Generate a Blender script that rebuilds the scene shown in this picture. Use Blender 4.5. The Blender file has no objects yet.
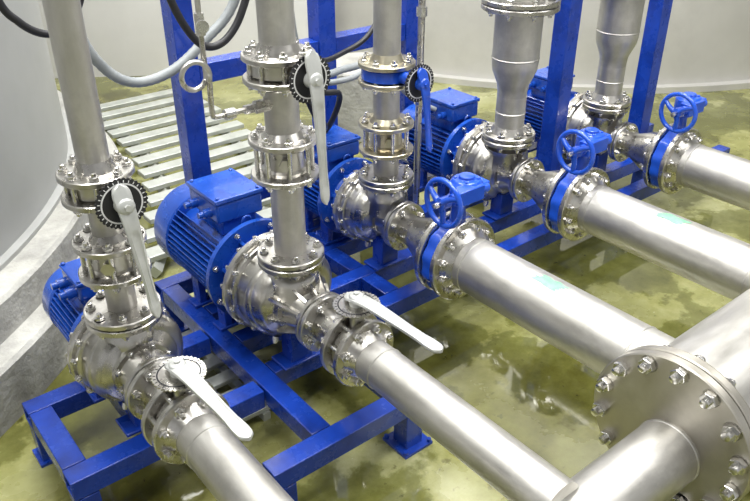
import bpy, math, random
from mathutils import Vector, Matrix
random.seed(3)
S=bpy.context.scene
COL=S.collection
PI=math.pi
# ---------------------------------------------------------------- materials
def nmat(name):
    m=bpy.data.materials.new(name); m.use_nodes=True
    nt=m.node_tree; b=nt.nodes['Principled BSDF']
    return m,nt,b
def noise(nt,scale,detail=4,rough=.6,coord='Object',stretch=None,dist=0,off=0):
    tc=nt.nodes.new('ShaderNodeTexCoord'); n=nt.nodes.new('ShaderNodeTexNoise')
    n.inputs['Scale'].default_value=scale; n.inputs['Detail'].default_value=detail
    n.inputs['Roughness'].default_value=rough; n.inputs['Distortion'].default_value=dist
    src=tc.outputs[coord]
    if stretch or off:
        mp=nt.nodes.new('ShaderNodeMapping'); mp.inputs['Scale'].default_value=stretch or (1,1,1)
        mp.inputs['Location'].default_value=(off,off*.7,0)
        nt.links.new(src,mp.inputs['Vector']); src=mp.outputs['Vector']
    nt.links.new(src,n.inputs['Vector']); return n
def ramp(nt,src,stops):
    r=nt.nodes.new('ShaderNodeValToRGB'); e=r.color_ramp.elements
    while len(e)<len(stops): e.new(.5)
    for i,(p,c) in enumerate(stops):
        e[i].position=p; e[i].color=(c[0],c[1],c[2],1) if hasattr(c,'__len__') else (c,c,c,1)
    nt.links.new(src,r.inputs['Fac']); return r
def bump(nt,b,src,strength,dist=.01):
    k=nt.nodes.new('ShaderNodeBump'); k.inputs['Strength'].default_value=strength; k.inputs['Distance'].default_value=dist
    nt.links.new(src,k.inputs['Height']); nt.links.new(k.outputs['Normal'],b.inputs['Normal'])
def mk(name,c1,c2,metal=0,r1=.4,r2=.5,scale=8,bs=0,bscale=60,coat=0,stretch=None,bd=.004,grime=0):
    m,nt,b=nmat(name); b.inputs['Metallic'].default_value=metal
    n=noise(nt,scale,5,.65,stretch=stretch)
    col=ramp(nt,n.outputs['Fac'],[(.3,c1),(.7,c2)]).outputs['Color']
    if grime:
        g=noise(nt,3.1,6,.7,coord='Object',off=4)
        gr=ramp(nt,g.outputs['Fac'],[(.34,(1-grime,1-grime,1-grime*.95)),(.5,(1,1,1))])
        mx=nt.nodes.new('ShaderNodeMix'); mx.data_type='RGBA'; mx.blend_type='MULTIPLY'; mx.inputs[0].default_value=1
        nt.links.new(col,mx.inputs[6]); nt.links.new(gr.outputs['Color'],mx.inputs[7]); col=mx.outputs[2]
    nt.links.new(col,b.inputs['Base Color'])
    nt.links.new(ramp(nt,n.outputs['Fac'],[(.3,r1),(.7,r2)]).outputs['Color'],b.inputs['Roughness'])
    b.inputs['Coat Weight'].default_value=coat
    if bs:
        n2=noise(nt,bscale,3,.6,stretch=stretch); bump(nt,b,n2.outputs['Fac'],bs,bd)
    return m
STEEL=mk('brushed_pipe_steel',(.49,.475,.44),(.65,.635,.60),.90,.38,.50,14,.04,60,stretch=(1,1,.3),grime=.22)
FLG=mk('flange_steel',(.48,.46,.42),(.73,.71,.67),1,.22,.35,12,.05,120,grime=.2)
FACE=mk('satin_flange_face',(.46,.43,.37),(.58,.555,.50),.92,.34,.44,5,.0,grime=.15)
CAST=mk('cast_stainless',(.46,.445,.41),(.68,.66,.62),1,.23,.36,7,.08,150,grime=.25)
BOLT=mk('bolt_steel',(.62,.61,.59),(.80,.79,.77),1,.18,.3,40)
WARM=mk('warm_bronze_steel',(.48,.43,.32),(.66,.62,.49),1,.25,.38,14,.05,100)
BLUE=mk('blue_frame_paint',(.005,.033,.29),(.010,.062,.46),0,.20,.34,5,.06,90,coat=.3,grime=.45)
BLUEM=mk('blue_motor_paint',(.006,.052,.34),(.014,.095,.52),0,.22,.32,8,.12,140,coat=.4,grime=.3)
BLUEV=mk('blue_valve_paint',(.007,.058,.46),(.016,.10,.62),0,.2,.3,8,.08,120,coat=.4)
LEVER=mk('pale_lever_metal',(.48,.49,.47),(.62,.63,.61),.3,.28,.42,10,.06,100)
BLACK=mk('black_plastic',(.01,.01,.012),(.02,.02,.024),0,.4,.5,10)
WHITE=mk('white_print',(.7,.7,.7),(.8,.8,.8),0,.5,.5,10)
HOSE=mk('grey_conduit',(.22,.24,.25),(.32,.34,.35),0,.4,.5,20)
TAPE=mk('green_paint_mark',(.15,.45,.25),(.26,.52,.34),.1,.45,.6,40)
TANK=mk('tank_sheet_steel',(.33,.335,.325),(.43,.435,.42),.2,.45,.55,.9,.04,6)
TANKW=mk('pale_grey_tank_steel',(.47,.46,.43),(.59,.58,.55),.2,.40,.52,.7,.04,6,grime=.06)
CONC=mk('worn_concrete',(.28,.275,.25),(.50,.495,.46),0,.75,.9,4,.8,28,bd=.010,grime=.3)
WALL=mk('wall_paint',(.53,.525,.50),(.62,.615,.59),0,.7,.8,1,.05,20)
CEIL=mk('ceiling_panel',(.20,.20,.20),(.26,.26,.26),0,.7,.8,2)
SLAT=mk('wet_galvanised_slat',(.38,.40,.36),(.55,.57,.53),.35,.28,.42,9)
def floor_mat():
    m,nt,b=nmat('wet_olive_floor')
    n=noise(nt,1.3,7,.60,dist=.1); n2=noise(nt,5,8,.74,off=3); n3=noise(nt,60,4,.7); n4=noise(nt,.8,8,.64,off=7.3); n5=noise(nt,18,4,.6,off=2)
    conc=ramp(nt,n2.outputs['Fac'],[(.30,(.20,.195,.085)),(.45,(.30,.30,.14)),(.6,(.38,.38,.21)),(.75,(.48,.475,.32))])
    stain=ramp(nt,n4.outputs['Fac'],[(.36,(.44,.42,.22)),(.50,(.82,.82,.54)),(.64,(1,1,.93))])
    wet=ramp(nt,n.outputs['Fac'],[(.42,(.44,.45,.33)),(.505,(.58,.59,.46)),(.525,(1,1,1))])
    spot=ramp(nt,n5.outputs['Fac'],[(.28,(.35,.32,.24)),(.36,(1,1,1))])
    def mul(a,c,f):
        mx=nt.nodes.new('ShaderNodeMix'); mx.data_type='RGBA'; mx.blend_type='MULTIPLY'; mx.inputs[0].default_value=f
        nt.links.new(a,mx.inputs[6]); nt.links.new(c,mx.inputs[7]); return mx.outputs[2]
    c=mul(conc.outputs['Color'],stain.outputs['Color'],1); c=mul(c,wet.outputs['Color'],1); c=mul(c,spot.outputs['Color'],.8)
    nt.links.new(c,b.inputs['Base Color'])
    ro=ramp(nt,n.outputs['Fac'],[(.50,.04),(.53,.18),(.62,.36)])
    nt.links.new(ro.outputs['Color'],b.inputs['Roughness'])
    bm=ramp(nt,n.outputs['Fac'],[(.52,.0),(.60,.4)])
    mu=nt.nodes.new('ShaderNodeMath'); mu.operation='MULTIPLY'
    nt.links.new(bm.outputs['Color'],mu.inputs[0]); nt.links.new(n3.outputs['Fac'],mu.inputs[1])
    bump(nt,b,mu.outputs[0],.25,.003)
    b.inputs['Specular IOR Level'].default_value=1.0
    return m
FLOOR=floor_mat()
# ---------------------------------------------------------------- builder
class B:
    def __init__(s): s.v=[]; s.f=[]
    def add(s,vs,fs,M=None):
        o=len(s.v)
        for p in vs:
            p=Vector(p); s.v.append(M@p if M else p)
        for f in fs: s.f.append([i+o for i in f])
        return s
    def lathe(s,prof,M=None,seg=40,rad=None):
        vs=[];fs=[];n=len(prof)
        for (z,r) in prof:
            for k in range(seg):
                a=2*PI*k/seg; rr=r*(rad(k) if rad else 1)
                vs.append((rr*math.cos(a),rr*math.sin(a),z))
        for i in range(n-1):
            for k in range(seg):
                k2=(k+1)%seg
                fs.append([i*seg+k,i*seg+k2,(i+1)*seg+k2,(i+1)*seg+k])
        if prof[0][1]>1e-5: fs.append(list(range(seg))[::-1])
        if prof[-1][1]>1e-5: fs.append([(n-1)*seg+k for k in range(seg)])
        return s.add(vs,fs,M)
    def ring(s,prof,M=None,seg=40):
        vs=[];fs=[];n=len(prof)
        for (z,r) in prof:
            for k in range(seg):
                a=2*PI*k/seg; vs.append((r*math.cos(a),r*math.sin(a),z))
        for i in range(n):
            j=(i+1)%n
            for k in range(seg):
                k2=(k+1)%seg
                fs.append([i*seg+k,i*seg+k2,j*seg+k2,j*seg+k])
        return s.add(vs,fs,M)
    def box(s,c,d,M=None):
        x,y,z=d[0]/2,d[1]/2,d[2]/2
        vs=[(c[0]+i*x,c[1]+j*y,c[2]+k*z) for i in(-1,1) for j in(-1,1) for k in(-1,1)]
        return s.add(vs,[[0,1,3,2],[4,6,7,5],[0,4,5,1],[2,3,7,6],[0,2,6,4],[1,5,7,3]],M)
    def tube(s,pts,r,seg=12,M=None,closed=False):
        P=[Vector(p) for p in pts]; n=len(P); vs=[];fs=[]
        R=r if hasattr(r,'__len__') else [r]*n
        up=None
        for i in range(n):
            if closed: t=(P[(i+1)%n]-P[i-1])
            else: t=P[min(i+1,n-1)]-P[max(i-1,0)]
            t.normalize()
            if up is None:
                up=Vector((0,0,1)) if abs(t.z)<.9 else Vector((1,0,0))
            u=(up-t*up.dot(t)).normalized(); w=t.cross(u); up=u
            for k in range(seg):
                a=2*PI*k/seg; vs.append(P[i]+(u*math.cos(a)+w*math.sin(a))*R[i])
        m=n if closed else n-1
        for i in range(m):
            j=(i+1)%n
            for k in range(seg):
                k2=(k+1)%seg; fs.append([i*seg+k,i*seg+k2,j*seg+k2,j*seg+k])
        if not closed:
            fs.append(list(range(seg))[::-1]); fs.append([(n-1)*seg+k for k in range(seg)])
        return s.add(vs,fs,M)
    def mesh(s,name,mat,ang=35):
        me=bpy.data.meshes.new(name); me.from_pydata([tuple(v) for v in s.v],[],s.f)
        me.materials.append(mat); me.validate(); me.update()
        import bmesh
        bm=bmesh.new(); bm.from_mesh(me); bmesh.ops.recalc_face_normals(bm,faces=bm.faces); bm.to_mesh(me); bm.free()
        me.polygons.foreach_set('use_smooth',[True]*len(me.polygons))
        me.set_sharp_from_angle(angle=math.radians(ang)); me.update()
        return me
WM={}
def place(name,data,W=Matrix.Identity(4),parent=None,label=None,cat=None,group=None,bevel=0):
    o=bpy.data.objects.new(name,data); COL.objects.link(o)
    WM[o.name]=W.copy()
    if parent:
        o.parent=parent; o.matrix_local=WM[parent.name].inverted()@W
    else: o.matrix_world=W
    if label: o['label']=label
    if cat: o['category']=cat
    if group: o['group']=group
    if bevel:
        md=o.modifiers.new('bevel','BEVEL'); md.width=bevel; md.segments=2; md.limit_method='ANGLE'; md.angle_limit=math.radians(40)
    return o
def thing(name,loc,label,cat,group=None):
    return place(name,None,Matrix.Translation(Vector(loc)),None,label,cat,group)
def AX(loc,d,rot=0):
    q=Vector(d).to_track_quat('Z','Y')
    return Matrix.Translation(Vector(loc))@q.to_matrix().to_4x4()@Matrix.Rotation(rot,4,'Z')
UP=(0,0,1); NY=(0,-1,0); PY=(0,1,0); NX=(-1,0,0); PX=(1,0,0)
bolt_cache={}
def bolt_mesh(L,r):
    k=(round(L,4),round(r,4))
    if k not in bolt_cache:
        b=B(); hh=r*1.5; w=r*1.75
        b.lathe([(-L/2-hh*1.9,r*.6),(-L/2-hh*1.8,r*.95),(L/2+hh*1.8,r*.95),(L/2+hh*1.9,r*.6)],seg=10)
        for z in(-L/2-hh,L/2):
            b.lathe([(z-.0,w*.93),(z+hh*.12,w),(z+hh*.88,w),(z+hh,w*.9)],seg=6)
            zz=z-.002 if z>0 else z+hh
            b.lathe([(zz,w*1.15),(zz+.002,w*1.15)],seg=14)
        bolt_cache[k]=b.mesh('bolt',BOLT,30)
    return bolt_cache[k]
def bolts(parent,loc,d,R,n,L,r,phase=.5):
    M=AX(loc,d)
    for i in range(n):
        a=2*PI*(i+phase)/n
        place('bolt',bolt_mesh(L,r),M@Matrix.Translation((R*math.cos(a),R*math.sin(a),0))@Matrix.Rotation(random.random()*PI,4,'Z'),parent)
def flange(parent,loc,d,r,th,mat=FLG,hub=None,name='flange'):
    e=min(.004,th*.15)
    p=[(-th/2,r*.0),(-th/2,r-e),(-th/2+e,r),(th/2-e,r),(th/2,r-e)]
    if hub: p+=[(th/2,hub[0]*1.28),(th/2+hub[1],hub[0]*1.02),(th/2+hub[1],0)]
    else: p+=[(th/2,0)]
    return place(name,B().lathe(p,seg=64).mesh(name,mat,30),AX(loc,d),parent)
def pair(parent,loc,d,r,th,gap,n,br,hubA=None,hubB=None,mat=FLG):
    v=Vector(d); L=Vector(loc); off=v*(gap/2+th/2)
    a=flange(parent,L-off,-v,r,th,mat,hubA); flange(parent,L+off,v,r,th,mat,hubB)
    bolts(a,L,d,r*.80,n,gap+2*th,br)
def pipe(parent,p0,p1,r,mat=STEEL,name='pipe',r2=None,rings=()):
    p0=Vector(p0);p1=Vector(p1);L=(p1-p0).length
    r2=r if r2 is None else r2
    pr=[(0,0),(0,r)]
    if r2!=r: pr+=[(L*.12,r),(L*.3,r+(r2-r)*.12),(L*.7,r+(r2-r)*.88),(L*.88,r2)]
    for z in rings: pr+=[(z-.004,r),(z-.0015,r+.0025),(z+.0015,r+.0025),(z+.004,r)]
    pr+=[(L,r2),(L,0)]
    return place(name,B().lathe(pr,seg=64).mesh(name,mat,35),AX(p0,p1-p0),parent)
# ---------------------------------------------------------------- levers & valves
def lever_mesh(L,w0,w1,mat,tail):
    """flat blade with a raised rim and a long shallow slot down the middle, rounded tip"""
    b=B(); n=40; vs=[];fs=[]
    for i in range(n+1):
        t=i/n; x=-tail+t*(L+tail)
        w=(w0+(w1-w0)*min(1,t*1.5))/2
        if t>.8: w*=1+.14*math.sin((t-.8)/.2*PI)
        if t<.09: w*=math.sqrt(max(0,1-((.09-t)/.09)**2))*.85+.15
        if t>.94: w*=math.sqrt(max(0,1-((t-.94)/.06)**2))*.8+.2
        z=.020*math.sin(min(1,t*3)*PI/2)+.008*t
        th=.0065
        slot=.0035 if .34<t<.90 else 0
        vs+=[(x,-w,z-th*.3),(x,-w*.92,z+th*.6),(x,-w*.60,z+th),(x,-w*.42,z+th-slot),(x,w*.42,z+th-slot),(x,w*.60,z+th),(x,w*.92,z+th*.6),(x,w,z-th*.3),(x,w*.92,z-th*.8),(x,-w*.92,z-th*.8)]
    m=10
    for i in range(n):
        for k in range(m):
            k2=(k+1)%m; fs.append([i*m+k,i*m+k2,(i+1)*m+k2,(i+1)*m+k])
    fs.append(list(range(m))); fs.append([n*m+k for k in range(m)][::-1])
    b.add(vs,fs); b.lathe([(-.012,.024),(.020,.024),(.025,.018)],seg=24); b.lathe([(.02,.009),(.032,.009)],seg=6)
    return b.mesh('lever',mat,50)
def lever_valve(loc,flow,stem,rb,th,so,ldir,L,label,group=None,lmat=LEVER,dmat=BLACK,bmat=CAST,rd=.07,wl=.042,tilt=-4,pmat=WHITE,tail=.05,we=.5):
    loc=Vector(loc); st=Vector(stem)
    T=thing('butterfly_valve',loc,label,'valve',group)
    b=B(); b.lathe([(-th/2,0),(-th/2,rb*.92),(-th/2+.005,rb),(th/2-.005,rb),(th/2,rb*.92),(th/2,0)],AX((0,0,0),flow),seg=40)
    b.lathe([(rb*.7,.026),(so-.03,.022),(so-.028,.040),(so-.014,.040),(so-.014,.014),(so,.014)],AX((0,0,0),stem),seg=20)
    place('valve_body',b.mesh('valve_body',bmat),Matrix.Translation(loc),T)
    b=B(); seg=144
    b.lathe([(-.002,0),(-.002,rd),(.002,rd),(.002,0)],seg=seg,rad=lambda k:(1 if (k//2)%2 else .955))
    g=place('notched_dial',b.mesh('notched_dial',dmat,30),AX(loc+st*(so-.005),stem),T)
    b=B()
    b.ring([(.002,rd*.80),(.0028,rd*.80),(.0028,rd*.74),(.002,rd*.74)],seg=48)
    for i in range(28):
        a=2*PI*i/28
        b.box((rd*.87,0,.0024),(rd*.09,.0022,.001),Matrix.Rotation(a,4,'Z'))
    place('dial_markings',b.mesh('dial_markings',pmat),AX(loc+st*(so-.005),stem),g)
    x=Vector(ldir).normalized(); x=(x-st*x.dot(st)).normalized() ; z=st; y=z.cross(x)
    M=Matrix(((x.x,y.x,z.x,0),(x.y,y.y,z.y,0),(x.z,y.z,z.z,0),(0,0,0,1)))
    place('lever',lever_mesh(L,wl,wl*we,lmat,tail),Matrix.Translation(loc+st*(so+.008))@M@Matrix.Rotation(math.radians(tilt),4,'Y'),T)
    return T
def wheel_valve(loc,label):
    loc=Vector(loc)
    T=thing('butterfly_valve',loc,label,'valve','gear-operated butterfly valves')
    b=B(); rb=.158; th=.057
    A=AX((0,0,0),NY)
    b.lathe([(-th/2,0),(-th/2,rb*.965),(-th/2+.006,rb),(th/2-.006,rb),(th/2,rb*.965),(th/2,0)],A,seg=96,rad=lambda k:1+.022*math.cos(2*PI*k/8+PI))
    b.lathe([(.12,.038),(.20,.028),(.232,.028),(.234,.05),(.25,.05)],None,seg=24)
    b.box((0,0,.18),(.022,.05,.11))
    place('valve_body',b.mesh('valve_body',BLUEV),Matrix.Translation(loc),T,bevel=.002)
    b=B()
    b.lathe([(.25,.052),(.255,.062),(.305,.062),(.318,.052),(.32,.03),(.332,.03),(.334,0)],Matrix.Translation((.035,0,0)),seg=32)
    b.box((-.005,-.045,.282),(.13,.055,.058))
    b.box((.06,.0,.282),(.10,.10,.045))
    b.lathe([(.04,.024),(.085,.021),(.085,.012),(.14,.012)],AX((0,-.045,.282),NX),seg=20)
    b.lathe([(.0,.02),(.04,.02),(.045,.01)],AX((.06,-.045,.282),PX),seg=20)
    for sx in(-1,1):
        for sy in(-1,1):
            b.lathe([(.318,.008),(.324,.008)],Matrix.Translation((.035+sx*.03,sy*.03,0)),seg=6)
    g=place('gearbox',b.mesh('gearbox',BLUEV),Matrix.Translation(loc),T,bevel=.004)
    wc=Vector((-.125,-.045,.282)); R=.088
    b=B(); b.tube([(R*math.cos(2*PI*i/40),R*math.sin(2*PI*i/40),0) for i in range(40)],.0105,12,closed=True)
    b.lathe([(-.02,.02),(-.018,.024),(.018,.024),(.02,.014)],seg=20)
    for i in range(3):
        a=2*PI*i/3+.5
        pts=[(R*t*math.cos(a+.35*(1-t)),R*t*math.sin(a+.35*(1-t)),.012*(1-t)) for t in [.15,.4,.65,.85,1]]
        b.tube(pts,[.014,.012,.011,.010,.010],10)
    w=place('handwheel',b.mesh('handwheel',BLUEV,50),AX(loc+wc,NX),T)
    place('shaft_end',B().lathe([(0,.011),(.03,.011),(.032,.007)],seg=12).mesh('shaft_end',BOLT),AX(loc+wc+Vector((-.015,0,0)),NX),w)
    return T
# ---------------------------------------------------------------- pump
H=.5
def pump(X,Yd,rc,Yf,rm,Lm,ym,label,n_ribs=0,rneck=.055,rfront=.06,neckY=None,zb=.24,nf=44):
    T=thing('pump',(X,Yd,H-rc-.0),label,'pump','row of centrifugal pumps')
    L=Yd-Yf; A=AX((X,Yd,H),NY)
    b=B()
    prof=[(.026,0),(.026,rc*1.0),(.03,rc*1.015),(.044,rc*1.015),(.048,rc*.99),(.05,rc*.93)]
    s0=.055; s1=L*.60
    for i in range(13):
        t=i/12; ss=s0+(s1-s0)*t
        prof.append((ss,rc*.62+(rc*.92-rc*.62)*math.sqrt(max(0,1-t**2.6))))
    prof+=[(L*.62,rc*.60),(L*.68,rc*.585),(L*.69,rc*.50),(L*.80,rfront*1.2),(L*.9,rfront*1.05),(L,rfront*1.05),(L,0)]
    b.lathe(prof,A,seg=72)
    ny=neckY
    ys=Yd-L*.34
    pts=[];rs=[]
    for i in range(41):
        t=i/40; a=PI*.42-t*1.75*PI
        rr=rc*(.15+.19*(1-t)); R0=rc*.76
        pts.append((X+R0*math.cos(a),ys+(ny-ys)*(1-t)**3*.6,H+R0*math.sin(a))); rs.append(rr)
    b.tube(pts,rs,24)
    zt=.655-H
    b.lathe([(rc*.2,rc*.60),(rc*.55,rc*.52),(rc*.72,rneck*1.5),(min(rc*.88,zt-.02),rneck*1.15),(zt-.006,rneck*1.05),(zt+.004,rneck*1.05)],AX((X,ny,H),UP),seg=40)
    for i in range(n_ribs):
        a=2*PI*(i+.25)/n_ribs
        M=A@Matrix.Rotation(a,4,'Z')
        b.add([(rfront*.9,-.005,L*.93),(rfront*1.3,-.005,L*.92),(rc*.74,-.005,L*.60),(rc*.5,-.005,L*.3),
               (rfront*.9,.005,L*.93),(rfront*1.3,.005,L*.92),(rc*.74,.005,L*.60),(rc*.5,.005,L*.3)],
              [[0,1,2,3],[7,6,5,4],[0,4,5,1],[1,5,6,2],[2,6,7,3],[3,7,4,0]],M)
    C=place('pump_casing',b.mesh('pump_casing',CAST,50),Matrix.Identity(4),T)
    bolts(C,(X,Yd-L*.655,H),NY,rc*.545,8,.02,.005)
    place('drain_plug',B().lathe([(rc*.98,.013),(rc*1.08,.013),(rc*1.08,.009),(rc*1.13,.009)],seg=8).mesh('drain_plug',BOLT,30),AX((X,ys,H),(-.35,-.1,-.93)),T)
    rd=rc*1.10
    d=place('cover_disc',B().lathe([(-.006,0),(-.006,rd-.006),(0,rd),(.02,rd),(.026,rd-.006),(.026,0)],seg=72).mesh('cover_disc',FLG),A,T)
    bolts(d,(X,Yd-.018,H),NY,rd*.955,16,.046,.0055)
    b=B(); b.box((X,ny,(zb+H-rc*.6)/2),(.09,.07,H-rc*.6-zb)); b.box((X,ny,zb+.006),(.17,.10,.012))
    place('casing_foot',b.mesh('casing_foot',BLUE),Matrix.Identity(4),T,bevel=.004)
    A2=AX((X,Yd+.006,H),PY)
    y0=ym-Yd
    b=B(); b.lathe([(0,rc*.98),(.018,rc*1.0),(.022,rc*.72),(y0-.03,rm*.80),(y0-.022,rm*1.15),(y0,rm*1.15)],A2,seg=56)
    for i in range(8):
        a=2*PI*(i+.5)/8
        b.box((rc*.78,0,y0*.5),(rc*.22,.012,max(.02,y0-.02)),A2@Matrix.Rotation(a,4,'Z'))
    Mo_b=B(); AM=AX((X,ym,H),PY)
    Lf=Lm*.24
    Mo_b.lathe([(0,rm*.98),(.03,rm*1.0),(.032,rm*.78),(Lm-Lf,rm*.78)],AM,seg=48)
    for i in range(nf):
        a=2*PI*i/nf
        q=AM@Matrix.Rotation(a,4,'Z')
        dirv=(q.to_3x3()@Vector((1,0,0)))
        if dirv.z>.80: continue
        Mo_b.box((rm*.89,0,Lm*.40),(rm*.24,.0036,Lm*.68),q)
    MO=place('motor',Mo_b.mesh('motor',BLUEM,30),Matrix.Identity(4),T,'blue finned electric motor housing')
    place('motor_flange',b.mesh('motor_flange',BLUEM,30),Matrix.Identity(4),MO)
    bolts(MO,(X,ym-.012,H),PY,rm*1.05,8,.024,.006)
    b=B(); pr=[(Lm-Lf-.02,rm*1.0),(Lm-Lf-.015,rm*1.035),(Lm-.03,rm*1.035),(Lm-.012,rm*.99),(Lm,rm*.88),(Lm,rm*.74),(Lm-.008,rm*.73),(Lm-.008,0)]
    b.lathe(pr,AM,seg=48)
    for q in range(5): b.ring([(Lm-.009,rm*(.12+q*.12)),(Lm,rm*(.12+q*.12)),(Lm,rm*(.15+q*.12)),(Lm-.009,rm*(.15+q*.12))],AM,seg=32)
    for q in range(4): b.box((0,0,Lm-.004),(rm*1.5,.006,.008),AM@Matrix.Rotation(q*PI/4,4,'Z'))
    place('fan_cover',b.mesh('fan_cover',BLUEM,30),Matrix.Identity(4),MO)
    w=rm*1.02; bz=H+rm*.8
    b=B(); yc=ym+Lm*.34
    b.box((X,yc,bz+rm*.12),(w*.85,w*1.05,rm*.40)); b.box((X,yc,bz+rm*.50),(w*1.08,w*1.25,rm*.46))
    TB=place('terminal_box',b.mesh('terminal_box',BLUEM),Matrix.Identity(4),MO,bevel=.010)
    b=B(); b.box((X,yc,bz+rm*.78),(w*1.13,w*1.30,rm*.10))
    for sx in(-1,1):
        for sy in(-1,1): b.lathe([(0,.009),(.008,.009)],Matrix.Translation((X+sx*w*.47,yc+sy*w*.56,bz+rm*.83)),seg=6)
    place('terminal_box_lid',b.mesh('terminal_box_lid',BLUEM),Matrix.Identity(4),TB,bevel=.006)
    for sy in(-.3,.3):
        place('cable_gland',B().lathe([(0,.018),(.035,.018),(.035,.012),(.055,.012)],seg=12).mesh('cable_gland',BLUEM),AX((X-w*.5,yc+sy*w,bz+rm*.45),NX),MO)
    b=B(); b.tube([(.018*math.cos(2*PI*i/16),0,.018*math.sin(2*PI*i/16)) for i in range(16)],.005,8,closed=True)
    place('lifting_eye',b.mesh('lifting_eye',BLUEM),Matrix.Translation((X,ym+Lm*.05,H+rm+.018)),MO)
    for yy in(ym+Lm*.15,ym+Lm*.55):
        b=B()
        for sx in(-1,1): b.box((X+sx*rm*.62,yy,(zb+.01+H-rm*.55)/2),(.03,.06,H-rm*.55-zb-.01))
        b.box((X,yy,zb+.007),(rm*1.7,.07,.014))
        place('motor_foot',b.mesh('motor_foot',BLUE),Matrix.Identity(4),MO,bevel=.003)
    return T
XS=[.60,1.185,1.85,2.60,3.36]
lab=['stainless centrifugal pump with small blue finned motor on blue frame','stainless centrifugal pump with large blue finned electric motor','stainless pump with blue motor joined to a cone reducer','stainless pump with blue motor below a thick reducing riser','stainless pump with blue motor beside a blue post']
pump(XS[0],2.06,.160,1.80,.125,.34,2.13,lab[0],neckY=1.97)
pump(XS[1],2.10,.176,1.77,.175,.52,2.20,lab[1],n_ribs=10,neckY=1.93,nf=50)
pump(XS[2],2.38,.150,2.12,.155,.40,2.47,lab[2],neckY=2.22,zb=.27)
pump(XS[3],2.38,.178,2.10,.165,.42,2.47,lab[3],neckY=2.22,zb=.27,rneck=.068)
pump(XS[4],2.38,.172,2.10,.15,.38,2.47,lab[4],neckY=2.22,zb=.27,rneck=.068)
# ---------------------------------------------------------------- small discharge lines
Ym=.72; Xm=1.64; Zm=.48; Ys=.70; Zs=.43
def small_line(X,yf,yv,yend):
    T=thing('discharge_pipe',(X,yend,H-.07),'narrow brushed stainless pipe bolted to pump and lever valve','pipe','narrow discharge pipes')
    pair(T,(X,yf-.022,H),NY,.105,.018,.004,8,.0075,None,None)
    pipe(T,(X,yf-.03,H),(X,yv+.05,H),.062,CAST,'spool')
    pair(T,(X,yv,H),NY,.118,.02,.05,8,.009,(.062,.02),(.07,.035))
    pipe(T,(X,yv-.04,H),(X,yend,H),.07,STEEL,rings=[.1])
    lever_valve((X,yv,H),NY,UP,.088,.048,.175,NY,.385,'lever butterfly valve with notched steel dial and pale handle','horizontal-line lever valves',LEVER,FLG,CAST,.076,.060,tilt=-1,pmat=BLACK,tail=.05,we=.62)
    return T
small_line(XS[0],1.80,1.60,Ys+.03)
small_line(XS[1],1.77,1.56,Ys+.03)
# ---------------------------------------------------------------- big discharge lines
for i,X in enumerate(XS[2:]):
    T=thing('discharge_pipe',(X,Ym,H-.11),'wide brushed stainless pipe with cone reducer and bolted flanges','pipe','wide discharge pipes')
    y0=2.12 if i==0 else 2.10
    pair(T,(X,y0-.02,H),NY,.105,.018,.004,8,.007)
    pipe(T,(X,y0-.035,H),(X,1.86,H),.062,CAST,'reducer',r2=.108)
    pair(T,(X,1.79,H),NY,.17,.026,.06,12,.009,(.108,.03),(.108,.035))
    pipe(T,(X,1.74,H),(X,Ym+.12,H),.108,STEEL,rings=[.07,.78])
    wheel_valve((X,1.79,H),'blue gear-operated butterfly valve with round blue handwheel')
    if i<2:
        b=B(); vs=[];fs=[]; n=16; m=5; a0,a1=84,109; y1,y2=1.255,1.365
        for j in range(m+1):
            for k in range(n+1):
                a=math.radians(a0+(a1-a0)*k/n)
                yy=y1+(y2-y1)*j/m+.03*k/n
                if j in(0,m): yy+=random.uniform(-.010,.010)
                if k in(0,n): a+=math.radians(random.uniform(-3,3))
                vs.append((X+.1088*math.cos(a),yy,H+.1088*math.sin(a)))
        for j in range(m):
            for k in range(n): o=j*(n+1)+k; fs.append([o,o+1,o+n+2,o+n+1])
        b.add(vs,fs); place('paint_mark',b.mesh('paint_mark',TAPE),Matrix.Identity(4),T,'small mint green paint mark')
# ---------------------------------------------------------------- manifold
T=thing('collector_manifold',(Xm,Ym,H-.25),'large stainless collector pipe with heavy bolted end flange','pipe')
R=.245
a=flange(T,(Xm+.047,Ym,Zm),PX,R,.030,FACE,(.19,.02))
flange(T,(Xm+.012,Ym,Zm),NX,R,.030,FACE)
bolts(a,(Xm+.030,Ym,Zm),PX,R*.875,14,.066,.0135)
pipe(T,(Xm+.06,Ym,Zm),(5.2,Ym,Zm),.198,STEEL,'collector_pipe')
pipe(T,(Xm,Ys,Zs),(-.6,Ys,Zs),.097,STEEL,'inlet_pipe',rings=[.012])
for x in(.2,3.0,4.6):
    b=B()
    rr,zz=(.097,Zs) if x<1 else (.198,Zm)
    yy=Ys if x<1 else Ym
    b.box((x,yy,(zz-rr)/2),(.08,.08,zz-rr+.01)); b.box((x,yy,.006),(.2,.2,.012))
    place('support_leg',b.mesh('support_leg',BLUE),Matrix.Identity(4),T,'blue square support leg')
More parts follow.
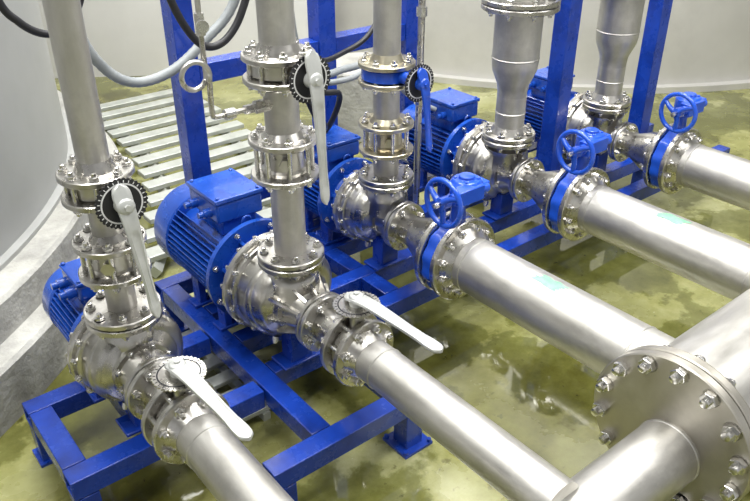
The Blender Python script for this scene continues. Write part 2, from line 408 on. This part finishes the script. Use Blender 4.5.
# ---------------------------------------------------------------- risers with valves
def riser(X,Y,zc0,zc1,zv,r,label,hmat,dmat,bm,leverlen,ldir,lm,so=.17,vm=FLG,tail=.06,wl=.056,bv=None,rb=.085,nb=8,rf=.112):
    T=thing('riser_pipe',(X,Y,.66),label,'pipe','valved riser pipes')
    pair(T,(X,Y,.68),UP,.115,.02,.004,8,.008)
    pipe(T,(X,Y,.70),(X,Y,zc0-.01),r,STEEL)
    th=.018; z=(zc0+zc1)/2
    pair(T,(X,Y,z),UP,rf,th,zc1-zc0-th,nb,.0078,(r,.02),(r,.02),vm)
    C=thing('check_valve',(X,Y,z),'round cast wafer check valve clamped by long studs','valve','wafer check valves')
    g=(zc1-zc0-th)/2
    b=B().lathe([(-g,0),(-g,.072),(-g*.75,.076),(-g*.6,.066),(g*.5,.062),(g*.7,.076),(g,.076),(g,0)],seg=40)
    b.lathe([(.05,.016),(.080,.016),(.080,.021),(.090,.021)],AX((0,0,0),(-.5,-.86,0)),seg=6)
    place('valve_body',b.mesh('valve_body',bm),Matrix.Translation((X,Y,z)),C)
    pipe(T,(X,Y,zc1+.005),(X,Y,zv-.03),r,STEEL)
    pair(T,(X,Y,zv),UP,rf,.018,.052,nb,.0078,(r,.022),(r,.03),vm)
    pipe(T,(X,Y,zv+.04),(X,Y,2.6),r,STEEL)
    lever_valve((X,Y,zv),UP,NY,rb,.05,so,ldir,leverlen,lm,'riser lever valves',hmat,dmat,bv or bm,rd=.072,wl=wl,tail=tail)
riser(XS[0],1.97,.83,.93,1.11,.044,'slim vertical stainless riser pipe with bolted flanges',LEVER,BLACK,CAST,.34,(.06,0,-1),'lever butterfly valve with black dial and long grey handle',rf=.104,rb=.076)
riser(XS[1],1.93,.99,1.11,1.34,.055,'vertical stainless riser pipe with two flanged valves',LEVER,BLACK,CAST,.375,(-.02,0,-1),'lever butterfly valve with black dial and long grey handle',tail=.085)
riser(XS[2],2.22,.81,.92,1.13,.053,'vertical stainless riser pipe with bronze-tinted flanges',BLUEV,BLACK,WARM,.26,(.04,0,-1),'blue-bodied lever butterfly valve with dark dial and blue handle',vm=WARM,so=.195,wl=.05,bv=BLUEV,rb=.100)
for i,X in enumerate(XS[3:]):
    T=thing('riser_pipe',(X,2.22,.66),'thick vertical stainless riser narrowing through reducer to pump','pipe','reducing riser pipes')
    Y=2.22
    pair(T,(X,Y,.68),UP,.125,.022,.004,8,.009,None,(.07,.03))
    pipe(T,(X,Y,.70),(X,Y,.88),.068,STEEL,rings=[.1])
    pipe(T,(X,Y,.88),(X,Y,1.05),.068,STEEL,'reducer',r2=.105)
    pipe(T,(X,Y,1.05),(X,Y,2.6),.105,STEEL,rings=[.005])
    pair(T,(X,Y,1.29),UP,.17,.022,.004,8,.009)
# ---------------------------------------------------------------- frames
def sq(parent,p0,p1,w,name='beam'):
    p0=Vector(p0);p1=Vector(p1);L=(p1-p0).length;h=w/2;t=.007
    b=B()
    o=[(-h,-h),(h,-h),(h,h),(-h,h)]; n=[(-h+t,-h+t),(h-t,-h+t),(h-t,h-t),(-h+t,h-t)]
    vs=[(x,y,0) for x,y in o]+[(x,y,L) for x,y in o]+[(x,y,0) for x,y in n]+[(x,y,L) for x,y in n]
    fs=[]
    for k in range(4):
        j=(k+1)%4
        fs+= [[k,j,4+j,4+k],[8+k,12+k,12+j,8+j],[k,8+k,8+j,j],[4+k,4+j,12+j,12+k]]
    b.add(vs,fs)
    d=(p1-p0).normalized()
    if abs(d.z)>.9: M=Matrix.Translation(p0) if d.z>0 else AX(p0,d)
    else: M=AX(p0,d)
    return place(name,b.mesh(name,BLUE),M,parent,bevel=.003)
def foot(parent,x,y,s=.15):
    b=B(); b.box((x,y,.006),(s,s,.012))
    if s>.12:
        for i in(-1,1):
            for j in(-1,1): b.lathe([(.012,.009),(.024,.009)],Matrix.Translation((x+i*.055,y+j*.055,0)),seg=6)
    place('foot_plate',b.mesh('foot_plate',BLUE),Matrix.Identity(4),parent)
W=.075; Zb=.20
F=thing('equipment_skid',(.6,2.1,0),'blue painted square-tube skid under the small pump','skid','pump skids')
sq(F,(.30,1.88,Zb),(.985,1.88,Zb),W); sq(F,(.30,2.28,Zb),(.985,2.28,Zb),W)
for x in(.34,.60,.80): sq(F,(x,1.92,Zb),(x,2.24,Zb),W)
for x,y in((.34,1.88),(.34,2.28)): sq(F,(x,y,.01),(x,y,Zb-.04),W,'leg'); foot(F,x,y,.1)
F=thing('equipment_skid',(1.2,2.1,0),'blue painted square-tube skid under the large motor','skid','pump skids')
sq(F,(.80,1.52,Zb),(1.44,1.52,Zb),W); sq(F,(.99,2.72,Zb),(1.41,2.72,Zb),W)
for x in(1.03,1.37): sq(F,(x,1.56,Zb),(x,2.68,Zb),W)
for y in(1.94,2.18,2.42): sq(F,(1.07,y,Zb),(1.33,y,Zb),W)
for x,y in((.84,1.52),(1.38,1.52),(1.03,2.72),(1.37,2.72)): sq(F,(x,y,.01),(x,y,Zb-.04),W,'leg'); foot(F,x,y,.13)
F=thing('equipment_skid',(2.7,2.3,0),'long blue painted ladder skid carrying three pumps and posts','skid','pump skids')
Zc=.23
for y in(1.98,2.22,2.50,2.80): sq(F,(1.44,y,Zc),(4.3,y,Zc),W)
for x in(1.48,1.72,2.22,3.045,3.84): 
    sq(F,(x,2.02,Zc),(x,2.18,Zc),W); sq(F,(x,2.26,Zc),(x,2.46,Zc),W); sq(F,(x,2.54,Zc),(x,2.76,Zc),W)
for x in(1.56,2.22,3.045,3.84):
    for y in(2.22,2.80): sq(F,(x,y,.01),(x,y,Zc-.04),W,'leg'); foot(F,x,y,.1)
for x in(3.045,3.84): sq(F,(x,2.30,Zc+.04),(x,2.30,2.6),.09,'post')
F=thing('pipe_rack',(2,2.98,0),'blue square-tube rack with upright posts and cross beam','frame')
for x in(1.36,2.08,2.62): sq(F,(x,2.98,.01),(x,2.98,2.6),.095,'post'); foot(F,x,2.98)
sq(F,(1.41,2.98,1.03),(2.03,2.98,1.03),.085); sq(F,(2.13,2.98,1.03),(2.57,2.98,1.03),.085)
sq(F,(1.41,2.98,.40),(2.03,2.98,.40),.085)
# ---------------------------------------------------------------- hoses, pigtail
def smooth(pts,n=10):
    P=[Vector(p) for p in pts]; P=[P[0]*2-P[1]]+P+[P[-1]*2-P[-2]]; out=[]
    for i in range(1,len(P)-2):
        for k in range(n):
            t=k/n; a,b_,c,d=P[i-1],P[i],P[i+1],P[i+2]
            out.append(.5*((2*b_)+(c-a)*t+(2*a-5*b_+4*c-d)*t*t+(3*b_-a-3*c+d)*t**3))
    out.append(P[-2]); return out
def hose(name,pts,r,mat,label,cat,rib=False):
    s=smooth(pts,14); rr=[r*(1+.08*(i%2)) for i in range(len(s))] if rib else r
    return place(name,B().tube(s,rr,12).mesh(name,mat,60),Matrix.Identity(4),None,label,cat)
hose('flexible_conduit',[(.62,2.5,1.9),(.76,2.5,1.50),(.832,2.5,1.30),(.937,2.5,1.2),(1.086,2.5,1.207),(1.234,2.5,1.295),(1.37,2.5,1.42),(1.5,2.5,1.75),(1.52,2.5,2.3)],.017,HOSE,'grey flexible conduit hanging in a loop','hose',True)
hose('power_cable',[(1.0,2.3,1.9),(1.02,2.3,1.55),(1.10,2.3,1.36),(1.19,2.3,1.33),(1.28,2.3,1.42),(1.33,2.3,1.6),(1.35,2.3,2.1)],.013,BLACK,'black power cable looping down between risers','cable')
hose('power_cable',[(.50,2.4,2.1),(.545,2.4,1.60),(.60,2.4,1.47),(.70,2.42,1.42),(.80,2.44,1.50),(.84,2.45,1.7),(.85,2.45,2.2)],.012,BLACK,'black power cable drooping behind the slim riser','cable')
hose('power_cable',[(1.50,2.42,2.1),(1.52,2.42,1.4),(1.58,2.44,1.2),(1.70,2.48,1.02),(1.86,2.55,.95),(1.86,2.62,.80),(1.80,2.66,.72)],.013,BLACK,'black power cable sagging towards a motor','cable')
hose('power_cable',[(1.58,2.5,2.1),(1.60,2.5,1.4),(1.66,2.52,1.13),(1.78,2.56,1.02),(1.95,2.62,.98),(2.2,2.7,.95),(2.40,2.66,.78),(2.5,2.62,.72)],.013,HOSE,'grey cable sagging towards a motor','cable')
hose('power_cable',[(1.62,2.60,2.1),(1.63,2.60,1.45),(1.69,2.62,1.20),(1.83,2.66,1.08),(2.02,2.74,1.06),(2.22,2.78,1.12),(2.35,2.80,1.35),(2.38,2.80,2.1)],.012,BLACK,'black power cable hanging in a loop behind the riser','cable')
hose('flexible_conduit',[(1.55,2.56,2.1),(1.57,2.56,1.40),(1.64,2.58,1.17),(1.80,2.62,1.03),(2.02,2.70,1.0),(2.25,2.72,.98),(2.42,2.70,.82)],.016,HOSE,'grey flexible conduit drooping behind the riser','hose',True)
hose('power_cable',[(1.40,2.36,2.1),(1.42,2.36,1.5),(1.47,2.38,1.28),(1.56,2.40,1.10),(1.66,2.44,.92),(1.74,2.50,.86),(1.80,2.58,.80)],.011,BLACK,'black power cable dropping behind the flanged riser','cable')
T=thing('impulse_pipe',(2.28,2.50,.27),'thin upright pale pipe standing on the blue skid','pipe')
place('tube',B().lathe([(0,.016),(2.3,.016)],seg=20).mesh('tube',FLG),Matrix.Translation((2.28,2.50,.27)),T)
for z in(.85,1.25): place('coupling',B().lathe([(-.02,.024),(.02,.024)],seg=8).mesh('coupling',BOLT,30),Matrix.Translation((2.28,2.50,z)),T)
T=thing('pressure_tapping',(XS[1],1.93,1.24),'stainless pigtail siphon tube with small isolation valve','pipe')
cx,cz,cr=.905,1.365,.040
pts=[(1.13,1.92,1.235),(1.02,1.92,1.235),(.955,1.92,1.235),(.945,1.92,1.25),(.945,1.92,1.30)]
for i in range(0,21):
    a=-.3+2*PI*i/20*1.0; pts.append((cx+cr*math.cos(a),1.92+(.0010*i)-.010,cz+cr*math.sin(a)))
pts+=[(.945,1.935,1.43),(.945,1.935,1.55),(.945,1.935,2.3)]
place('siphon_tube',B().tube(smooth(pts,5),.0078,12).mesh('siphon_tube',FLG,60),Matrix.Identity(4),T)
b=B(); b.lathe([(-.03,.012),(-.03,.015),(.03,.015),(.03,.012)],Matrix.Translation((.945,1.935,1.50)),seg=6)
b.lathe([(0,.010),(.03,.010),(.03,.018),(.04,.018)],AX((.945,1.935,1.50),(-.3,-1,0)),seg=12)
place('isolation_valve',b.mesh('isolation_valve',BOLT,30),Matrix.Identity(4),T)
place('union_nut',B().lathe([(-.02,.014),(.02,.014)],AX((1.07,1.92,1.235),PX),seg=6).mesh('union_nut',BOLT,30),Matrix.Identity(4),T)
place('union_nut',B().lathe([(-.016,.016),(.016,.016)],AX((1.0,1.92,1.235),PX),seg=14).mesh('union_nut',BOLT,30),Matrix.Identity(4),T)
place('union_nut',B().lathe([(-.01,.02),(.05,.02)],AX((1.135,1.92,1.235),NX),seg=6).mesh('union_nut',BOLT,30),Matrix.Identity(4),T)
# ---------------------------------------------------------------- surroundings
def solid(name,b,mat,label,cat,M=Matrix.Identity(4),bevel=0): return place(name,b.mesh(name,mat,35),M,None,label,cat,None,bevel)
solid('tank_plinth',B().lathe([(0,0),(0,3.05),(.225,3.05),(.24,3.035),(.245,2.95),(.385,2.945),(.40,2.93),(.40,0)],seg=200),CONC,'round stepped concrete kerb carrying a storage tank','plinth',Matrix.Translation((-1.5,5,0)))
solid('storage_tank',B().lathe([(.0,0),(0,2.82),(.02,2.82),(.02,2.78),(1.48,2.78),(1.485,2.788),(1.505,2.788),(1.51,2.78),(4.4,2.78),(4.4,0)],seg=200),TANK,'large cylindrical grey steel tank on concrete plinth','tank',Matrix.Translation((-1.5,5,.40)))
solid('storage_tank',B().lathe([(0,0),(0,4.14),(.05,4.14),(.05,4.06),(.9,4.06),(.905,4.07),(.925,4.07),(.93,4.06),(4.8,4.06),(4.8,0)],seg=240),TANKW,'very large cylindrical pale grey steel tank standing on floor','tank',Matrix.Translation((8.0,6.6,0)))
solid('concrete_pedestal',B().lathe([(0,0),(0,.30),(.46,.30),(.47,.29),(.47,0)],seg=60),CONC,'short round concrete pedestal behind the motors','pedestal',Matrix.Translation((3.25,4.15,0)))
def edge(y): return -1.5+math.sqrt(3.05**2-(y-5)**2)
T=thing('slatted_walkway',(1.8,4.0,0),'row of wet grey galvanised slats following the kerb','walkway','floor slat racks')
sl=B(); sl.box((0,0,0),(.84,.10,.03)); slm=sl.mesh('slat',SLAT)
for i in range(13):
    y=3.24+i*.19
    place('slat',slm,Matrix.Translation((edge(y)+.08+.44,y,.085)),T,bevel=.004)
for o_ in(.22,.83):
    pts=[(edge(y)+o_,y,.036) for y in [3.15+.25*k for k in range(10)]]
    place('bearer',B().tube(pts,.036,4).mesh('bearer',SLAT),Matrix.Identity(4),T)
T=thing('slatted_walkway',(.94,2.2,0),'short run of silvery slats lying beneath the pump skid','walkway','floor slat racks')
sl=B(); sl.box((0,0,0),(.34,.06,.020)); slm=sl.mesh('slat',SLAT)
for i in range(6):
    place('slat',slm,Matrix.Translation((.94,1.98+i*.115,.045)),T,bevel=.003)
for x in(.85,1.04):
    b=B(); b.box((0,0,0),(.03,.66,.034)); place('bearer',b.mesh('bearer',SLAT),Matrix.Translation((x,2.27,.018)),T)
def struct(name,c,d,mat,M=Matrix.Identity(4)):
    o=place(name,B().box(c,d).mesh(name,mat),M); o['kind']='structure'; return o
struct('floor',(4,4,-.05),(22,20,.1),FLOOR)
struct('ceiling',(4,4,5.3),(22,20,.1),CEIL)
p0=Vector((.85,7.45,0)); p1=Vector((3.84,5.46,0)); mid=(p0+p1)/2; ang=math.atan2(p1.y-p0.y,p1.x-p0.x)
struct('wall_back',(0,.06,2.6),((p1-p0).length,.12,5.2),WALL,Matrix.Translation(mid)@Matrix.Rotation(ang,4,'Z'))
# ---------------------------------------------------------------- light
def area(loc,rot,sx,sy,p,c=(1,1,1)):
    l=bpy.data.lights.new('ceiling_or_front_light','AREA'); l.shape='RECTANGLE'; l.size=sx; l.size_y=sy; l.energy=p; l.color=c
    o=bpy.data.objects.new('ceiling_or_front_light',l); COL.objects.link(o); o.location=loc; o.rotation_euler=rot
    return o
for (x,y,p_) in((-.6,1.6,135),(1.6,.6,140),(1.4,3.4,175),(3.8,2.6,175),(4.2,-.4,125),(2.2,5.6,110)):
    area((x,y,4.7),(0,0,.35),2.4,.5,p_,(1,.995,.975))
area((-1.8,-1.6,3.2),(math.radians(-50),math.radians(-35),0),2.4,1.6,60,(1,1,1))  # unseen front light behind the camera, tilted, well below the ceiling lamps
w=bpy.data.worlds.new('world'); S.world=w; w.use_nodes=True
w.node_tree.nodes['Background'].inputs[0].default_value=(.98,.99,1,1); w.node_tree.nodes['Background'].inputs[1].default_value=.50
S.view_settings.view_transform='Standard'
# ---------------------------------------------------------------- camera
cam=bpy.data.cameras.new('camera'); co=bpy.data.objects.new('camera',cam); COL.objects.link(co)
h=math.radians(38.9); p=math.radians(30.1)
f=Vector((math.sin(h)*math.cos(p),math.cos(h)*math.cos(p),-math.sin(p)))
r=Vector((math.cos(h),-math.sin(h),0)); u=r.cross(f)
M=Matrix(((r.x,u.x,-f.x,0),(r.y,u.y,-f.y,0),(r.z,u.z,-f.z,2.0),(0,0,0,1)))
co.matrix_world=M; cam.lens=36*755/750; cam.sensor_width=36; cam.clip_start=.02
S.camera=co
